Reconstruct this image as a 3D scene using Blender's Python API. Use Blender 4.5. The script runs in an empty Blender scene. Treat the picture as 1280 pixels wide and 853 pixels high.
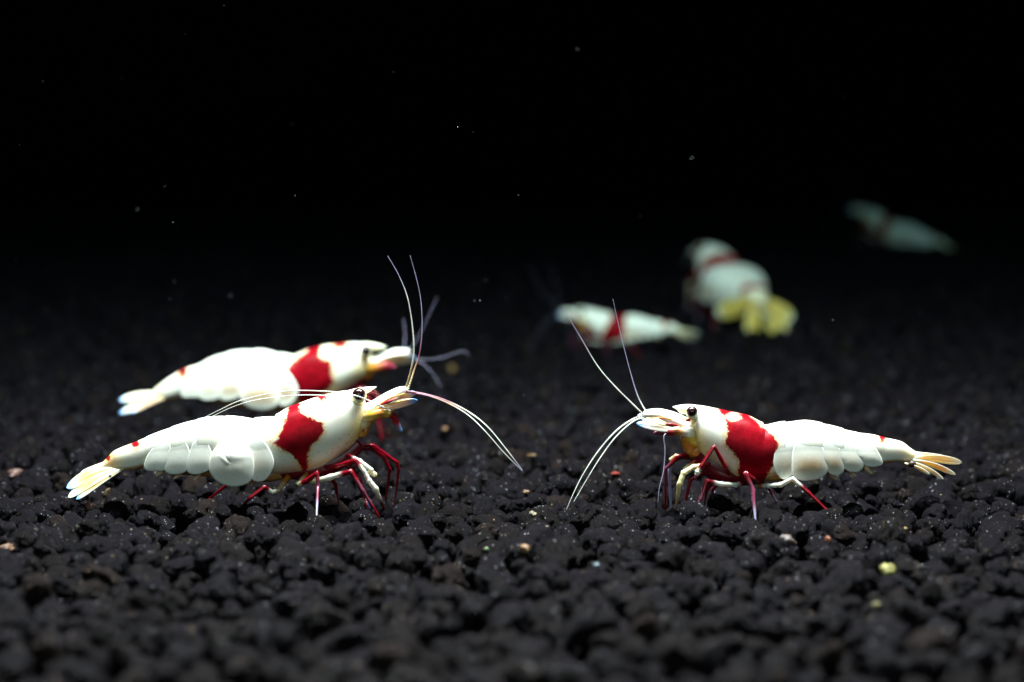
import bpy, bmesh, math, random
import numpy as np
from mathutils import Vector, Matrix, Euler, noise as mnoise

random.seed(7); np.random.seed(7)
scene = bpy.context.scene
COL = scene.collection

# ------------------------------------------------------------------ camera
K = 0.0598e-3            # metres per photo pixel in the plane of focus (Y = 0)
D = 0.2125               # camera to plane of focus
FPX = D / K              # focal length in photo pixels
PITCH = math.atan((426.5 - 185.5) / FPX)
CA, SA = math.cos(PITCH), math.sin(PITCH)
_v = (640 - 426.5) / FPX
CZ = D * (SA + _v * CA) / (CA - _v * SA)

cam_d = bpy.data.cameras.new('camera')
cam = bpy.data.objects.new('camera', cam_d); COL.objects.link(cam)
cam.location = (0, -D, CZ)
cam.rotation_euler = (math.radians(90) - PITCH, 0, 0)
cam_d.sensor_width = 36.0
cam_d.lens = 36.0 * FPX / 1280.0
cam_d.clip_start = 0.005; cam_d.clip_end = 20
cam_d.dof.use_dof = True
cam_d.dof.focus_distance = D * 0.998
cam_d.dof.aperture_fstop = 43.0
scene.camera = cam

# ------------------------------------------------------------------ world, lamps, exposure
world = bpy.data.worlds.new('World'); scene.world = world
world.use_nodes = True
bg = world.node_tree.nodes['Background']
bg.inputs[0].default_value = (0.5, 0.6, 0.8, 1); bg.inputs[1].default_value = 0.002

def area(name, loc, target, sx, sy, power, color, spread=180):
    l = bpy.data.lights.new(name, 'AREA'); l.shape = 'RECTANGLE'
    l.size = sx; l.size_y = sy; l.energy = power; l.color = color
    l.spread = math.radians(spread)
    o = bpy.data.objects.new(name, l); COL.objects.link(o)
    o.location = loc
    o.rotation_euler = (Vector(target) - Vector(loc)).to_track_quat('-Z', 'Y').to_euler()
    return o
# the LED strip over the tank
area('tank_lamp', (0.0, -0.006, 0.150), (0, -0.002, 0), 0.15, 0.020, 1.20, (1.0, 0.83, 0.82), 138)
# fill lamp added at the camera side to brighten the lower flanks
area('front_fill_light', (0.0, -0.30, 0.10), (0, 0.0, 0.005), 0.30, 0.14, 0.13, (1.0, 0.89, 0.89), 120)

vs = scene.view_settings
vs.view_transform = 'Standard'; vs.look = 'None'; vs.exposure = 0; vs.gamma = 1; vs.use_curve_mapping = False
scene.render.engine = 'CYCLES'
scene.cycles.max_bounces = 5

# ------------------------------------------------------------------ helpers
def P(px, py, Y):
    """photo pixel on the vertical plane at depth Y"""
    u = (px - 640) / FPX; v = (py - 426.5) / FPX
    d = Vector((u, CA - v * SA, -SA - v * CA))
    t = (Y + D) / d.y
    return Vector((0, -D, CZ)) + d * t

def link(o, parent=None):
    COL.objects.link(o)
    if parent: o.parent = parent
    return o

def tag(o, label=None, cat=None, group=None, kind=None):
    if label: o['label'] = label
    if cat: o['category'] = cat
    if group: o['group'] = group
    if kind: o['kind'] = kind
    return o

def mesh_obj(name, verts, faces, mat, parent=None, smooth=True, fattr=None, cattr=None):
    me = bpy.data.meshes.new(name)
    me.from_pydata([tuple(v) for v in verts], [], faces)
    if smooth: me.polygons.foreach_set('use_smooth', [True] * len(me.polygons))
    if mat: me.materials.append(mat)
    if fattr:
        for k, a in fattr.items():
            at = me.attributes.new(k, 'FLOAT', 'POINT'); at.data.foreach_set('value', np.asarray(a, dtype=np.float32))
    if cattr is not None:
        c = np.ones((len(verts), 4), dtype=np.float32); c[:, :3] = cattr
        at = me.attributes.new('tint', 'FLOAT_COLOR', 'POINT'); at.data.foreach_set('color', c.ravel())
    me.update()
    return link(bpy.data.objects.new(name, me), parent)

def smooth01(x): x = np.clip(x, 0, 1); return x * x * (3 - 2 * x)

def catmull(pts, n, closed=False):
    """n points along a Catmull-Rom curve through the rows of pts"""
    p = np.asarray(pts, dtype=float); m = len(p)
    out = []
    L = m if closed else m - 1
    seg = np.linalg.norm((np.roll(p, -1, 0) - p)[:L, :2], axis=1) + 1e-6
    cum = np.concatenate([[0], np.cumsum(seg)])
    ts = np.linspace(0, cum[-1], n, endpoint=not closed)
    for t in ts:
        i = min(int(np.searchsorted(cum, t, side='right') - 1), L - 1)
        f = (t - cum[i]) / seg[i]
        g = (lambda k: p[k % m]) if closed else (lambda k: p[min(max(k, 0), m - 1)])
        a, b, c, d = g(i - 1), g(i), g(i + 1), g(i + 2)
        out.append(0.5 * ((2 * b) + (c - a) * f + (2 * a - 5 * b + 4 * c - d) * f * f + (3 * b - a - 3 * c + d) * f ** 3))
    return np.array(out)

def poly_sd(x, y, poly):
    """signed distance to a polygon, negative inside"""
    p = np.asarray(poly, float); q = np.roll(p, -1, 0)
    d = np.full(x.shape, 1e9); inside = np.zeros(x.shape, bool)
    for (ax, ay), (bx, by) in zip(p, q):
        ex, ey = bx - ax, by - ay
        t = np.clip(((x - ax) * ex + (y - ay) * ey) / (ex * ex + ey * ey + 1e-9), 0, 1)
        d = np.minimum(d, np.hypot(x - ax - t * ex, y - ay - t * ey))
        c = ((ay > y) != (by > y)) & (x < (bx - ax) * (y - ay) / (by - ay + 1e-12) + ax)
        inside ^= c
    return np.where(inside, -d, d)

# ------------------------------------------------------------------ materials
class NT:
    def __init__(s, name):
        s.m = bpy.data.materials.new(name); s.m.use_nodes = True
        s.t = s.m.node_tree; s.t.nodes.clear()
        s.out = s.n('ShaderNodeOutputMaterial')
        s.b = s.n('ShaderNodeBsdfPrincipled'); s.l(s.b.outputs[0], s.out.inputs['Surface'])
    def n(s, typ, **kw):
        nd = s.t.nodes.new(typ)
        for k, v in kw.items(): setattr(nd, k, v)
        return nd
    def l(s, a, b): s.t.links.new(a, b)
    def val(s, sock, v):
        if hasattr(v, 'is_linked') or hasattr(v, 'links'): s.l(v, sock)
        else: sock.default_value = v
    def math(s, op, a, b=None, c=None):
        nd = s.n('ShaderNodeMath', operation=op)
        for i, v in enumerate((a, b, c)):
            if v is not None: s.val(nd.inputs[i], v)
        return nd.outputs[0]
    def mix(s, f, a, b):
        nd = s.n('ShaderNodeMix', data_type='RGBA')
        s.val(nd.inputs[0], f); s.val(nd.inputs[6], a); s.val(nd.inputs[7], b)
        return nd.outputs[2]
    def attr(s, name): return s.n('ShaderNodeAttribute', attribute_name=name)
    def pos(s): return s.n('ShaderNodeTexCoord').outputs['Object']
    def noise(s, vec, scale, detail=3, rough=.5):
        nd = s.n('ShaderNodeTexNoise'); s.l(vec, nd.inputs['Vector'])
        nd.inputs['Scale'].default_value = scale; nd.inputs['Detail'].default_value = detail
        nd.inputs['Roughness'].default_value = rough
        return nd
    def step(s, x, lo, hi):
        nd = s.n('ShaderNodeMapRange', interpolation_type='SMOOTHSTEP')
        s.val(nd.inputs[0], x); nd.inputs[1].default_value = lo; nd.inputs[2].default_value = hi
        return nd.outputs[0]
    def bump(s, h, strength, dist):
        nd = s.n('ShaderNodeBump'); s.l(h, nd.inputs['Height'])
        nd.inputs['Strength'].default_value = strength; nd.inputs['Distance'].default_value = dist
        s.l(nd.outputs[0], s.b.inputs['Normal'])
    def set(s, **kw):
        for k, v in kw.items(): s.val(s.b.inputs[k.replace('_', ' ')], v)
        return s.m

RED = (0.27, 0.003, 0.012); WHITE = (0.88, 0.85, 0.74); CREAM = (0.84, 0.74, 0.42); AMBER = (0.50, 0.17, 0.02)
YEL = (0.72, 0.46, 0.05); PINK = (0.24, 0.05, 0.09); LILAC = (0.36, 0.33, 0.48); DRED = (0.13, 0.002, 0.007)
BLUE = (0.14, 0.38, 0.74); TAN = (0.62, 0.40, 0.22); PALE = (0.85, 0.84, 0.74)
CC = dict(R=RED, W=WHITE, C=CREAM, A=AMBER, Y=YEL, P=PINK, T=LILAC, D=DRED, B=BLUE, N=TAN, L=PALE, K=(0.86, 0.66, 0.16), S=(0.50, 0.52, 0.64))

def mat_shell():
    n = NT('shrimp_shell'); pos = n.pos()
    sd = n.attr('red_sd').outputs['Fac']; tint = n.attr('tint').outputs['Color']
    nz = n.noise(pos, 9000, 4, .65).outputs['Fac']
    e = n.math('ADD', sd, n.math('ADD', n.math('MULTIPLY', n.math('SUBTRACT', nz, .5), 8.0), n.math('MULTIPLY', n.math('SUBTRACT', n.noise(pos, 2200, 3, .6).outputs['Fac'], .5), 9.0)))
    e = n.math('ADD', e, n.math('MULTIPLY', n.math('SUBTRACT', n.noise(pos, 26000, 2, .5).outputs['Fac'], .5), 6.0))
    red = n.step(e, 1.0, -1.0)
    fr_n = n.noise(pos, 5000, 3, .6).outputs['Fac']
    fr = n.math('MULTIPLY', n.step(e, 7.5, 0.3), n.step(fr_n, .36, .56))
    # tiny brown pigment dots, denser where the shell is thin
    vo = n.n('ShaderNodeTexVoronoi'); n.l(pos, vo.inputs['Vector']); vo.inputs['Scale'].default_value = 3000
    dots = n.math('MULTIPLY', n.step(vo.outputs['Distance'], .26, .14), n.attr('speck').outputs['Fac'])
    cl = n.noise(pos, 1800, 4, .6).outputs['Fac']
    base = n.mix(n.math('MULTIPLY', n.step(cl, .45, .75), .28), tint, (0.80, 0.66, 0.48, 1))
    base = n.mix(n.math('MULTIPLY', n.math('MULTIPLY', n.step(n.noise(pos, 700, 4, .6).outputs['Fac'], .42, .62), n.attr('speck').outputs['Fac']), .5), base, (0.60, 0.62, 0.50, 1))
    base = n.mix(n.math('MULTIPLY', fr, .75), base, (0.80, 0.42, 0.06, 1))
    base = n.mix(n.math('MULTIPLY', dots, .7), base, (0.42, 0.10, 0.03, 1))
    rn = n.step(n.noise(pos, 1300, 5, .7).outputs['Fac'], .3, .7)
    redc = n.mix(rn, (0.19, 0.0010, 0.0050, 1), (0.34, 0.0034, 0.0110, 1))
    col = n.mix(red, base, redc)
    fine = n.noise(pos, 14000, 3, .6).outputs['Fac']
    n.bump(fine, .25, 0.00002)
    rou = n.math('ADD', n.math('MULTIPLY', fine, .2), .28)
    ss = n.b.inputs
    ss['Subsurface Radius'].default_value = (1.0, .80, .62); ss['Subsurface Scale'].default_value = 0.00045
    return n.set(Base_Color=col, Roughness=rou, Subsurface_Weight=.8, Specular_IOR_Level=n.math('SUBTRACT', .24, n.math('MULTIPLY', red, .17)))

def mat_tint(name, rough=.3, sss=.4, spec=.5, band=0, trans=0, bump=0.0, coat=0):
    n = NT(name); pos = n.pos()
    tint = n.attr('tint').outputs['Color']
    nz = n.noise(pos, 6000, 4, .6).outputs['Fac']
    hs = n.n('ShaderNodeHueSaturation'); n.l(tint, hs.inputs['Color'])
    n.l(n.math('ADD', n.math('MULTIPLY', nz, .5), .75), hs.inputs['Value'])
    col = hs.outputs[0]
    if band:
        al = n.attr('along').outputs['Fac']
        w = n.math('SINE', n.math('MULTIPLY', al, band))
        w = n.math('ADD', n.math('MULTIPLY', w, .5), n.math('MULTIPLY', nz, .8))
        f = n.math('MULTIPLY', n.step(w, .1, .9), n.step(n.noise(pos, 900, 2, .5).outputs['Fac'], .40, .62))
        col = n.mix(n.math('MULTIPLY', f, .75), col, (0.07, 0.035, 0.06, 1))
    if bump: n.bump(n.noise(pos, 9000, 3, .6).outputs['Fac'], bump, 0.00003)
    ss = n.b.inputs
    ss['Subsurface Radius'].default_value = (1.0, .6, .5); ss['Subsurface Scale'].default_value = 0.0002
    return n.set(Base_Color=col, Roughness=rough, Subsurface_Weight=sss, Specular_IOR_Level=spec, Transmission_Weight=trans, Coat_Weight=coat)

def mat_eye():
    n = NT('shrimp_eye'); pos = n.pos()
    vo = n.n('ShaderNodeTexVoronoi'); n.l(pos, vo.inputs['Vector']); vo.inputs['Scale'].default_value = 22000
    lw = n.n('ShaderNodeLayerWeight'); lw.inputs[0].default_value = .35
    c = n.mix(lw.outputs['Facing'], (0.004, 0.0015, 0.002, 1), (0.10, 0.012, 0.012, 1))
    n.bump(vo.outputs['Distance'], .15, 0.00002)
    return n.set(Base_Color=c, Roughness=.14, Specular_IOR_Level=.6)

def mat_soil():
    n = NT('dark_soil_granule')
    oi = n.n('ShaderNodeObjectInfo'); tc = n.n('ShaderNodeTexCoord')
    add = n.n('ShaderNodeVectorMath', operation='ADD'); n.l(tc.outputs['Object'], add.inputs[0])
    sc = n.n('ShaderNodeVectorMath', operation='SCALE'); sc.inputs[0].default_value = (37.1, 53.7, 71.3)
    n.l(oi.outputs['Random'], sc.inputs['Scale']); n.l(sc.outputs[0], add.inputs[1])
    v = add.outputs[0]
    big = n.noise(v, 1.6, 4, .6).outputs['Fac']
    fine = n.noise(v, 9, 5, .7).outputs['Fac']
    grit = n.noise(v, 30, 3, .7).outputs['Fac']
    base = n.mix(big, (0.0022, 0.0015, 0.0027, 1), (0.0095, 0.0064, 0.0100, 1))
    base = n.mix(n.step(oi.outputs['Random'], .45, .9), base, (0.0062, 0.0038, 0.0040, 1))
    base = n.mix(n.math('MULTIPLY', n.step(oi.outputs['Random'], .955, .965), .28), base, (0.032, 0.018, 0.013, 1))
    base = n.mix(n.math('MULTIPLY', n.step(fine, .55, .8), .45), base, (0.030, 0.020, 0.021, 1))
    # mineral flecks in the clay
    vo = n.n('ShaderNodeTexVoronoi'); n.l(v, vo.inputs['Vector']); vo.inputs['Scale'].default_value = 6.0
    sep = n.n('ShaderNodeSeparateColor'); n.l(vo.outputs['Color'], sep.inputs[0])
    fleck = n.math('MULTIPLY', n.step(vo.outputs['Distance'], .30, .16), n.step(sep.outputs[0], .93, .95))
    fcol = n.mix(sep.outputs[1], (0.34, 0.30, 0.30, 1), (0.48, 0.30, 0.14, 1))
    col = n.mix(n.math('MULTIPLY', fleck, .8), base, fcol)
    vo2 = n.n('ShaderNodeTexVoronoi'); n.l(v, vo2.inputs['Vector']); vo2.inputs['Scale'].default_value = 8.5
    sep2 = n.n('ShaderNodeSeparateColor'); n.l(vo2.outputs['Color'], sep2.inputs[0])
    glint = n.math('MULTIPLY', n.math('MULTIPLY', n.step(vo2.outputs['Distance'], .34, .2), n.step(sep2.outputs[0], .925, .93)), n.step(n.noise(v, .9, 2, .5).outputs['Fac'], .47, .60))
    col = n.mix(glint, col, (0.75, 0.78, 0.85, 1))  # wet glints painted into the colour as pale dots
    rough = n.math('SUBTRACT', .48, n.math('MULTIPLY', glint, .5))
    h = n.math('ADD', n.math('MULTIPLY', fine, .7), n.math('MULTIPLY', grit, .45))
    h = n.math('ADD', h, n.math('MULTIPLY', glint, .4))
    n.bump(h, 1.0, 0.00024)
    return n.set(Base_Color=col, Roughness=rough, Specular_IOR_Level=n.math('ADD', .07, n.math('MULTIPLY', glint, .7)))

def mat_plain(name, col, rough=.6, var=.4, scale=4000, sss=0.0, spec=.4):
    n = NT(name); nz = n.noise(n.pos(), scale, 4, .65).outputs['Fac']
    c2 = tuple(c * (1 - var) for c in col[:3]) + (1,)
    n.bump(nz, .5, 0.00005)
    n.b.inputs['Subsurface Scale'].default_value = 0.0003
    return n.set(Base_Color=n.mix(nz, c2, tuple(col[:3]) + (1,)), Roughness=rough, Subsurface_Weight=sss, Specular_IOR_Level=spec)

M_SHELL = mat_shell()
M_PLATE = M_SHELL.copy(); M_PLATE.name = 'shrimp_side_plate'
for nd in M_PLATE.node_tree.nodes:
    if nd.type == 'BSDF_PRINCIPLED': nd.inputs['Subsurface Weight'].default_value = .12
M_LIMB = mat_tint('shrimp_limb', .2, .35, .45, trans=.35, bump=.3)
M_PART = mat_tint('shrimp_soft_part', .3, .5, .45, bump=.3)
M_FAN = mat_tint('shrimp_fan', .3, .5, .45, trans=.2, bump=.25)
M_ANT = mat_tint('shrimp_antenna', .3, .2, .6, band=190.0)
M_EYE = mat_eye()
M_SOIL = mat_soil()

# ------------------------------------------------------------------ the soil bed
def rise(y, x=0.0):
    h = max(0.0, y - 0.155) * 0.055
    d2 = ((x - 0.0280) / .011) ** 2 + ((y - 0.200) / .0085) ** 2     # low mound of soil at the back
    return h + .0008 * math.exp(-d2)

R_MAX = 0.0017
def make_bed():
    """drop granules one after another into the hollows between those already lying"""
    rng = random.Random(11)
    cell = 2 * R_MAX; grid = {}
    G = []
    Y0, Y1 = -0.112, 0.40
    n_target = 92000; k_ = 0
    while k_ < n_target:
        y0 = rng.uniform(Y0, Y1); hw = 0.18 * (y0 + D) * 1.40 + 0.014
        x0 = rng.uniform(-0.175, 0.175)
        if abs(x0) > hw: continue
        k_ += 1
        u = rng.random()
        if u < .19: r = rng.uniform(.00030, .0006)
        else: r = min(max(rng.gauss(.00106, .00026), .0006), R_MAX)
        if y0 > .14: r = min(r * 1.3, R_MAX)
        cap = .0041 + .0009 * mnoise.noise(Vector((x0 * 260, y0 * 260, 3.3))) + .0008 * mnoise.noise(Vector((x0 * 700, y0 * 700, 8.3)))
        best = None
        for k in range(3):
            x = x0 + (0 if k == 0 else rng.uniform(-1, 1) * .0016); y = y0 + (0 if k == 0 else rng.uniform(-1, 1) * .0016)
            rz = rise(y, x); z = rz + r * .5
            ci, cj = int(math.floor(x / cell)), int(math.floor(y / cell))
            for i in (ci - 1, ci, ci + 1):
                for j in (cj - 1, cj, cj + 1):
                    for (gx, gy, gz, gr) in grid.get((i, j), ()):
                        s = (r + gr) * .91; d2 = (x - gx) ** 2 + (y - gy) ** 2
                        if d2 < s * s:
                            zz = gz + math.sqrt(s * s - d2)
                            if zz > z: z = zz
            if best is None or z - rz < best[3]: best = (x, y, z, z - rz)
        x, y, z, zr = best
        if zr + r * .75 > cap: continue
        g = (x, y, z, r)
        grid.setdefault((int(math.floor(x / cell)), int(math.floor(y / cell))), []).append(g)
        G.append(g)
    return G, grid, cell
GR, GRID, GCELL = make_bed()

def top_of(x, y, raw=False):
    ci, cj = int(math.floor(x / GCELL)), int(math.floor(y / GCELL)); z = -.001 + rise(y, x)
    for i in (ci - 1, ci, ci + 1):
        for j in (cj - 1, cj, cj + 1):
            for (gx, gy, gz, gr) in GRID.get((i, j), ()):
                rr = gr * .88; d2 = (x - gx) ** 2 + (y - gy) ** 2
                if d2 < rr * rr: z = max(z, gz + math.sqrt(rr * rr - d2))
    return z + (0 if raw else ZS)
_s = [top_of(random.uniform(-.04, .04), random.uniform(-.03, .05), True) for _ in range(3000)]
ZS = -float(np.percentile(_s, 78))       # shift so that the bed's surface lies at z = 0

def granule_mesh(i):
    bm = bmesh.new(); bmesh.ops.create_icosphere(bm, subdivisions=4, radius=1.0)
    off = Vector((i * 13.7, i * 7.1, -i * 5.3)); rng = random.Random(i)
    sx, sy, sz = 1.0, rng.uniform(.78, .98), rng.uniform(.66, .88)
    cuts = [(Vector((rng.gauss(0, 1), rng.gauss(0, 1), rng.gauss(0, 1))).normalized(), rng.uniform(.72, .92)) for _ in range(3)]
    pits = [(Vector((rng.gauss(0, 1), rng.gauss(0, 1), rng.gauss(0, 1))).normalized(), rng.uniform(.18, .36), rng.uniform(.08, .22)) for _ in range(6)]
    for v in bm.verts:
        d = v.co.normalized()
        r = 1.0 + .24 * mnoise.noise(d * 1.1 + off) + .16 * mnoise.noise(d * 2.6 + off * 2) + .14 * mnoise.noise(d * 5 + off) + .08 * mnoise.noise(d * 11 - off)
        for (c, h) in cuts:
            t = d.dot(c) * r
            if t > h: r *= 1 - .6 * (t - h) / max(t, 1e-3)
        for (c, w, dep) in pits:
            q = (d - c).length / w
            if q < 1.3: r -= dep * math.exp(-q * q * 2.2)
        v.co = Vector((d.x * sx, d.y * sy, d.z * sz)) * r
    me = bpy.data.meshes.new('granule'); bm.to_mesh(me); bm.free()
    me.polygons.foreach_set('use_smooth', [True] * len(me.polygons)); me.materials.append(M_SOIL)
    return me
N_VAR = 14
GMESH = [granule_mesh(i) for i in range(N_VAR)]

M_BED = mat_plain('soil_base', (0.006, 0.0045, 0.006), .95, .5, 900, spec=.02)
bv, bf = [], []
nx, ny = 84, 112
for j in range(ny + 1):
    y = -0.13 + (0.43 + 0.13) * j / ny
    for i in range(nx + 1):
        x = -0.21 + .42 * i / nx
        bv.append((x, y, rise(y, x) - .0002 + ZS))
for j in range(ny):
    for i in range(nx):
        a = j * (nx + 1) + i; bf.append((a, a + 1, a + nx + 2, a + nx + 1))
bed = tag(mesh_obj('soil_bed', bv, bf, M_BED), 'bed of dark clay soil granules on the tank floor', kind='structure')

M_WALL = mat_plain('black_back_panel', (0.0025, 0.0025, 0.004), .95, .3, 200, spec=0.0)
bm = bmesh.new(); bmesh.ops.create_cube(bm, size=1.0)
for v in bm.verts: v.co = Vector((v.co.x * .42, v.co.y * .006 + .433, v.co.z * .30 + .13))
me = bpy.data.meshes.new('back_wall'); bm.to_mesh(me); bm.free(); me.materials.append(M_WALL)
tag(link(bpy.data.objects.new('back_wall', me)), 'matt black back wall of the tank', kind='structure')

def proj(p):
    d = Vector(p) - Vector((0, -D, CZ)); zf = d.y * CA - d.z * SA
    return 640 + FPX * d.x / zf, 426.5 - FPX * (d.y * SA + d.z * CA) / zf, zf

rng = random.Random(5)
recs = []
for (x, y, z, r) in GR:
    p = (x, y, z + ZS); px, py, zf = proj(p)
    free = z + ZS + r * .8 > top_of(x, y) - r * .25
    shown = 0 < px < 1280 and 0 < py < 850 and free
    recs.append([r / zf if shown else -1, p, r, (rng.uniform(0, 6.28), rng.uniform(0, 6.28), rng.uniform(0, 6.28)),
                 (r * rng.uniform(.92, 1.15), r * rng.uniform(.92, 1.12), r * rng.uniform(.9, 1.1)), rng.randrange(N_VAR)])
recs.sort(key=lambda q: -q[0])
for q in recs[:300]:
    o = bpy.data.objects.new('granule', GMESH[q[5]]); COL.objects.link(o)
    o.location = q[1]; o.rotation_euler = q[3]; o.scale = q[4]; o.parent = bed
rest = recs[300:]
pm = bpy.data.meshes.new('granules'); pm.from_pydata([q[1] for q in rest], [], [])
a = pm.attributes.new('rot', 'FLOAT_VECTOR', 'POINT'); a.data.foreach_set('vector', np.array([q[3] for q in rest], np.float32).ravel())
a = pm.attributes.new('scl', 'FLOAT_VECTOR', 'POINT'); a.data.foreach_set('vector', np.array([q[4] for q in rest], np.float32).ravel())
a = pm.attributes.new('idx', 'INT', 'POINT'); a.data.foreach_set('value', np.array([q[5] for q in rest], np.int32))
gobj = link(bpy.data.objects.new('granules', pm), bed)
tag(gobj, 'countless small dark granules of the soil bed', kind='stuff')
pc = bpy.data.collections.new('granule_shapes')
for i, m_ in enumerate(GMESH): pc.objects.link(bpy.data.objects.new('granule_shape_%02d' % i, m_))
ng = bpy.data.node_groups.new('scatter_granules', 'GeometryNodeTree')
ng.interface.new_socket('Geometry', in_out='INPUT', socket_type='NodeSocketGeometry')
ng.interface.new_socket('Geometry', in_out='OUTPUT', socket_type='NodeSocketGeometry')
gi = ng.nodes.new('NodeGroupInput'); go = ng.nodes.new('NodeGroupOutput')
ip = ng.nodes.new('GeometryNodeInstanceOnPoints'); ci = ng.nodes.new('GeometryNodeCollectionInfo')
ci.inputs['Collection'].default_value = pc; ci.inputs['Separate Children'].default_value = True; ci.inputs['Reset Children'].default_value = True
ip.inputs['Pick Instance'].default_value = True
def nattr(nm, ty):
    nd = ng.nodes.new('GeometryNodeInputNamedAttribute'); nd.data_type = ty; nd.inputs['Name'].default_value = nm; return nd.outputs['Attribute']
e2r = ng.nodes.new('FunctionNodeEulerToRotation')
ng.links.new(gi.outputs[0], ip.inputs['Points']); ng.links.new(ci.outputs[0], ip.inputs['Instance'])
ng.links.new(nattr('rot', 'FLOAT_VECTOR'), e2r.inputs[0]); ng.links.new(e2r.outputs[0], ip.inputs['Rotation'])
ng.links.new(nattr('scl', 'FLOAT_VECTOR'), ip.inputs['Scale']); ng.links.new(nattr('idx', 'INT'), ip.inputs['Instance Index'])
ng.links.new(ip.outputs[0], go.inputs[0])
md = gobj.modifiers.new('scatter', 'NODES'); md.node_group = ng

# ------------------------------------------------------------------ water: clear, tinting what lies far off
wv = [(sx * .25, y, z) for sx in (-1, 1) for y in (-.30, .43) for z in (-.03, .15)]
wf = [(0, 1, 3, 2), (4, 6, 7, 5), (0, 4, 5, 1), (2, 3, 7, 6), (0, 2, 6, 4), (1, 5, 7, 3)]
wm = bpy.data.materials.new('clear_water'); wm.use_nodes = True; wt = wm.node_tree; wt.nodes.clear()
wo = wt.nodes.new('ShaderNodeOutputMaterial'); wa = wt.nodes.new('ShaderNodeVolumeAbsorption')
wa.inputs['Color'].default_value = (0.32, 0.87, 0.90, 1); wa.inputs['Density'].default_value = 1.65
wt.links.new(wa.outputs[0], wo.inputs['Volume'])
water = tag(mesh_obj('water', wv, wf, wm, smooth=False), 'clear tank water', kind='structure')

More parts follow.
